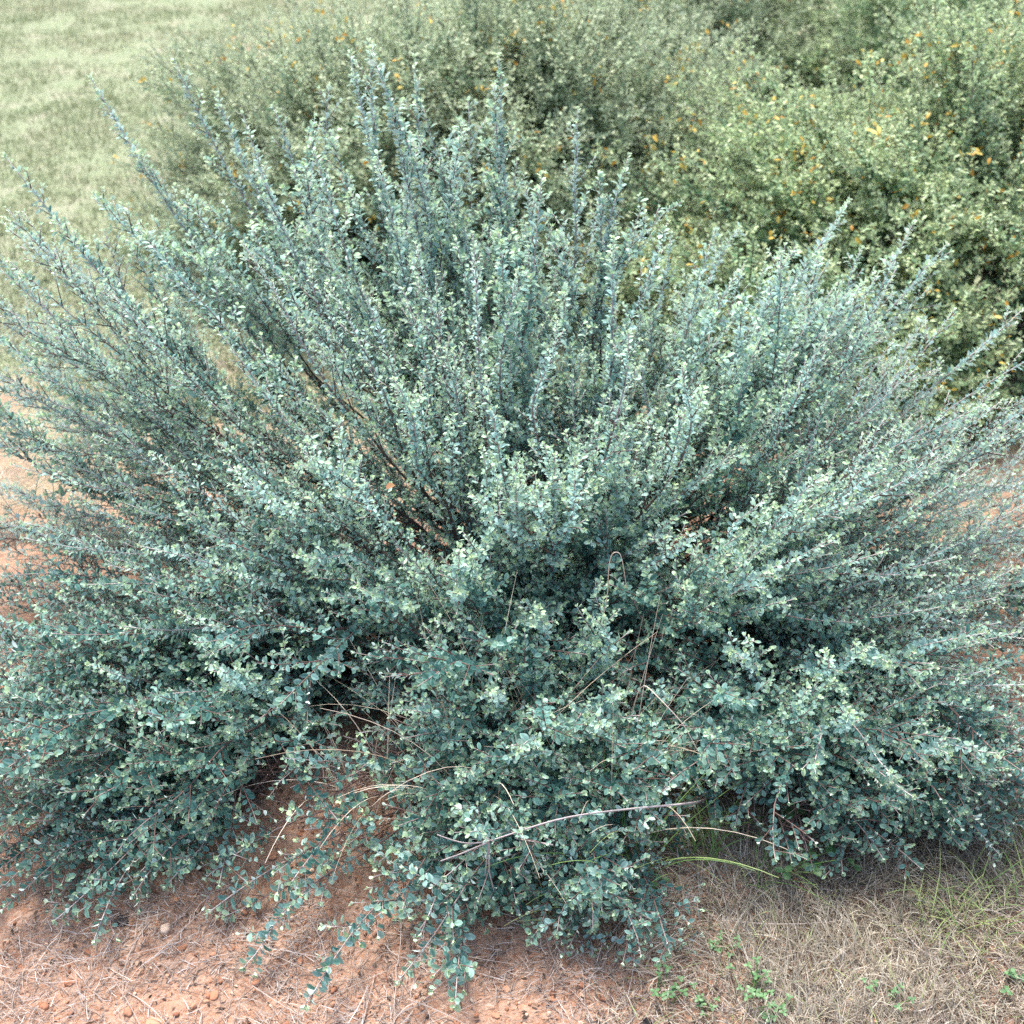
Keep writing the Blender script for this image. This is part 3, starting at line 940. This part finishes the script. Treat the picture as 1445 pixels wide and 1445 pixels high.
tuft("straw_clump", "thin straw among the left branches above the hollow", "dry straw", at(520, 850, 1.69) * [1, 1, 0], 26, (.2, .34), (.0013, .0022), (1.0, 1.5), M_STRAW, .7, 85, spread=.05)


def stalk(name, label, pts, r, rnd, cat="dry stalk"):
    P = np.array(pts, float); t = np.linspace(0, len(P) - 1, 26)
    k = np.clip(t.astype(int), 0, len(P) - 2); w = (t - k)[:, None]
    w = w * 1.0
    Q = P[k] * (1 - w) + P[k + 1] * w
    for _ in range(3):
        Q[1:-1] = (Q[:-2] + Q[1:-1] * 2 + Q[2:]) / 4
    base = Q[0].copy()
    bag = Bag(); bag.tube(Q - base, np.linspace(r, r * .6, len(Q)), [rnd, 0, 0, 1], 5)
    o = link(name, bag.mesh(name), None, M_STRAW); o.location = tuple(base)
    tag(o, label, cat)


q = at(858, 850, 1.74); q0 = q + [-.02, .3, 0]; q0[2] = .0
stalk("dry_stalk", "pale curled dry stalk hooked over in the hollow right of centre", [q0, q, at(858, 810, 1.70), at(862, 780, 1.69), at(875, 778, 1.69), at(880, 800, 1.69), at(884, 830, 1.70)], .0009, .95)
q = at(905, 960, 1.58); q0 = q + [.02, .35, 0]; q0[2] = 0
stalk("dry_stalk", "long pale arching stalk over the green grass right of centre", [q0, q, at(935, 990, 1.54), at(965, 1022, 1.52), at(985, 1060, 1.51)], .0009, .95)

# the bare pale twig at the front, with a leafy end
rs = np.random.default_rng(90)
pl = Plant(SILVER, rs)
yq = 1.47
main = np.array([at(960, 1135, yq + .05), at(880, 1142, yq + .03), at(800, 1152, yq + .01), at(740, 1170, yq), at(690, 1188, yq), at(655, 1192, yq), at(617, 1178, yq)])
T0 = np.array([[0, .85, 0, 1]])
def twig(P, r0, r1):
    P = np.asarray(P, float); t = np.linspace(0, len(P) - 1, 22); k = np.clip(t.astype(int), 0, len(P) - 2); w = (t - k)[:, None]
    Q = P[k] * (1 - w) + P[k + 1] * w
    for _ in range(3):
        Q[1:-1] = (Q[:-2] + Q[1:-1] * 2 + Q[2:]) / 4
    pl.wood.tube(Q, np.linspace(r0, r1, len(Q)), [0, .88, 0, 1], 5)
    return Q
root_pt = np.array([.2, 1.95, .12])
twig([at(1010, 1120, 1.85), at(985, 1132, 1.62), main[0]], .0022, .0018)
Q = twig(main, .0017, .0009)
twig([main[4], at(650, 1205, yq - .01), at(622, 1215, yq - .01)], .0014, .001)
twig([main[3], at(725, 1183, yq), at(780, 1192, yq)], .0014, .001)
twig([main[4], at(686, 1220, yq), at(683, 1250, yq)], .0014, .001)
twig([main[4], at(690, 1230, yq - .01), at(700, 1268, yq - .01)], .0014, .001)
pl.leaf_run(Q, .3, 0, .35, .3, tip=False)
for uv in ((735, 1185), (700, 1190), (930, 1120), (905, 1165)):
    c = at(*uv, yq); S = shoot(c, np.array([rs.normal(), -.3, .6]), .035, .5, .2, .012, rs)
    pl.stem(S, .0011, .0009, .7, 1); pl.leaf_run(S, .035, .1, 1, .3)
finish(pl, shrub, M_SILVER_STEM, M_SILVER, "bare pale twig forking over the dark front foliage", name="bare_twig", gaps=False)


def weed(label, u, v, n, size, h, seed, nl=3):
    """small broad-leaved weed: stems with leaflets in threes"""
    rs = np.random.default_rng(seed)
    b = ground_at(u, v); b[2] = float(ground_h(b[0], b[1]))
    o = thing("weed", label, "weed", b, "broad-leaved weeds")
    st, lf = Bag(), Bag()
    for k in range(n):
        a = rs.uniform(0, 6.28)
        d = np.array([math.cos(a) * .8, math.sin(a) * .8, 1.0]); L = h * rs.uniform(.5, 1.1)
        S = shoot(np.array([rs.normal(0, .008), rs.normal(0, .008), 0]), d, L, -2, .3, .012, rs)
        st.tube(S, .0008, [.5, 0, 0, 1], 4)
        ph = rs.uniform(0, 6.28) + np.arange(nl) * 6.283 / nl
        D = np.stack([np.cos(ph), np.sin(ph), np.full(nl, .15)], -1)
        Ls = np.full(nl, size) * rs.uniform(.8, 1.15)
        leaves(lf, np.repeat(S[-1:], nl, 0), D, np.tile(UP, (nl, 1)) + rs.normal(0, .15, (nl, 3)), Ls, Ls * .72, rs.random(nl), rs.random(nl) * .3, rs.uniform(0, .25, nl))
    link("stem", st.mesh("stem"), o, M_BLADE); link("leaves", lf.mesh("leaves"), o, M_WEED)


weed("bright green three-leaved weed in the open soil below the right branches", 1125, 1235, 4, .020, .05, 101)
weed("dark green broad-leaved weed shaded right under the silver branches", 1098, 1135, 3, .022, .07, 102)
weed("green weed with two paired round leaves under the right branches", 1145, 1150, 3, .020, .07, 103, 2)
weed("small weed with blue-green leaves beside the trailing right branch", 1190, 1215, 3, .018, .05, 104, 2)
weed("low pale green weed patch in the dry turf at the bottom", 1060, 1400, 16, .008, .05, 105)
weed("tiny pale weed where the red soil meets the dry turf", 935, 1395, 12, .008, .035, 106)
for q, (u, v, lab) in enumerate(((1020, 1340, "small dusty green weed among dry straw near the front foliage"), (1085, 1425, "dull green weed at the bottom edge right of the low patch"),
                                 (1000, 1420, "sprawling little green weed at the bottom edge left of the low patch"), (1250, 1400, "lone tiny green seedling in the middle of the dry turf"))):
    weed(lab, u, v, 9, .007, .035, 120 + q)
weed("weed with one round pale leaf near the front foliage", 932, 1262, 2, .016, .05, 107, 2)
weed("small green weed in the bottom right corner of the dry turf", 1435, 1395, 6, .010, .03, 108)

# ------------------------------------------------------------------ light
w = bpy.data.worlds.new("World"); scene.world = w; w.use_nodes = True
nt = w.node_tree; nt.nodes.clear()
sky = nt.nodes.new("ShaderNodeTexSky"); sky.sky_type = "NISHITA"; sky.sun_disc = False
SUN_EL, SUN_ROT = 66.0, -25.0
sky.sun_elevation = R(SUN_EL); sky.sun_rotation = R(SUN_ROT)
sky.air_density = 1.0; sky.dust_density = 4.0; sky.ozone_density = 1.0
bg = nt.nodes.new("ShaderNodeBackground"); bg.inputs[1].default_value = .1
out = nt.nodes.new("ShaderNodeOutputWorld")
nt.links.new(sky.outputs[0], bg.inputs[0]); nt.links.new(bg.outputs[0], out.inputs[0])
sl = bpy.data.lights.new("sun", "SUN"); sl.energy = 1.5; sl.angle = R(11); sl.color = (1, .97, .92)
so = bpy.data.objects.new("sun", sl); col.objects.link(so)
az = R(SUN_ROT)
sd = np.array([math.sin(az) * math.cos(R(SUN_EL)), math.cos(az) * math.cos(R(SUN_EL)), math.sin(R(SUN_EL))])
from mathutils import Vector
so.rotation_euler = Vector(sd).to_track_quat("Z", "Y").to_euler()
so.location = (0, 0, 8)

scene.render.engine = "CYCLES"
scene.cycles.max_bounces = 6
scene.cycles.diffuse_bounces = 4
scene.cycles.use_denoising = False
scene.cycles.denoiser = "OPENIMAGEDENOISE"
scene.view_settings.view_transform = "Standard"
scene.view_settings.look = "None"
scene.view_settings.exposure = 2.15
scene.view_settings.gamma = 1
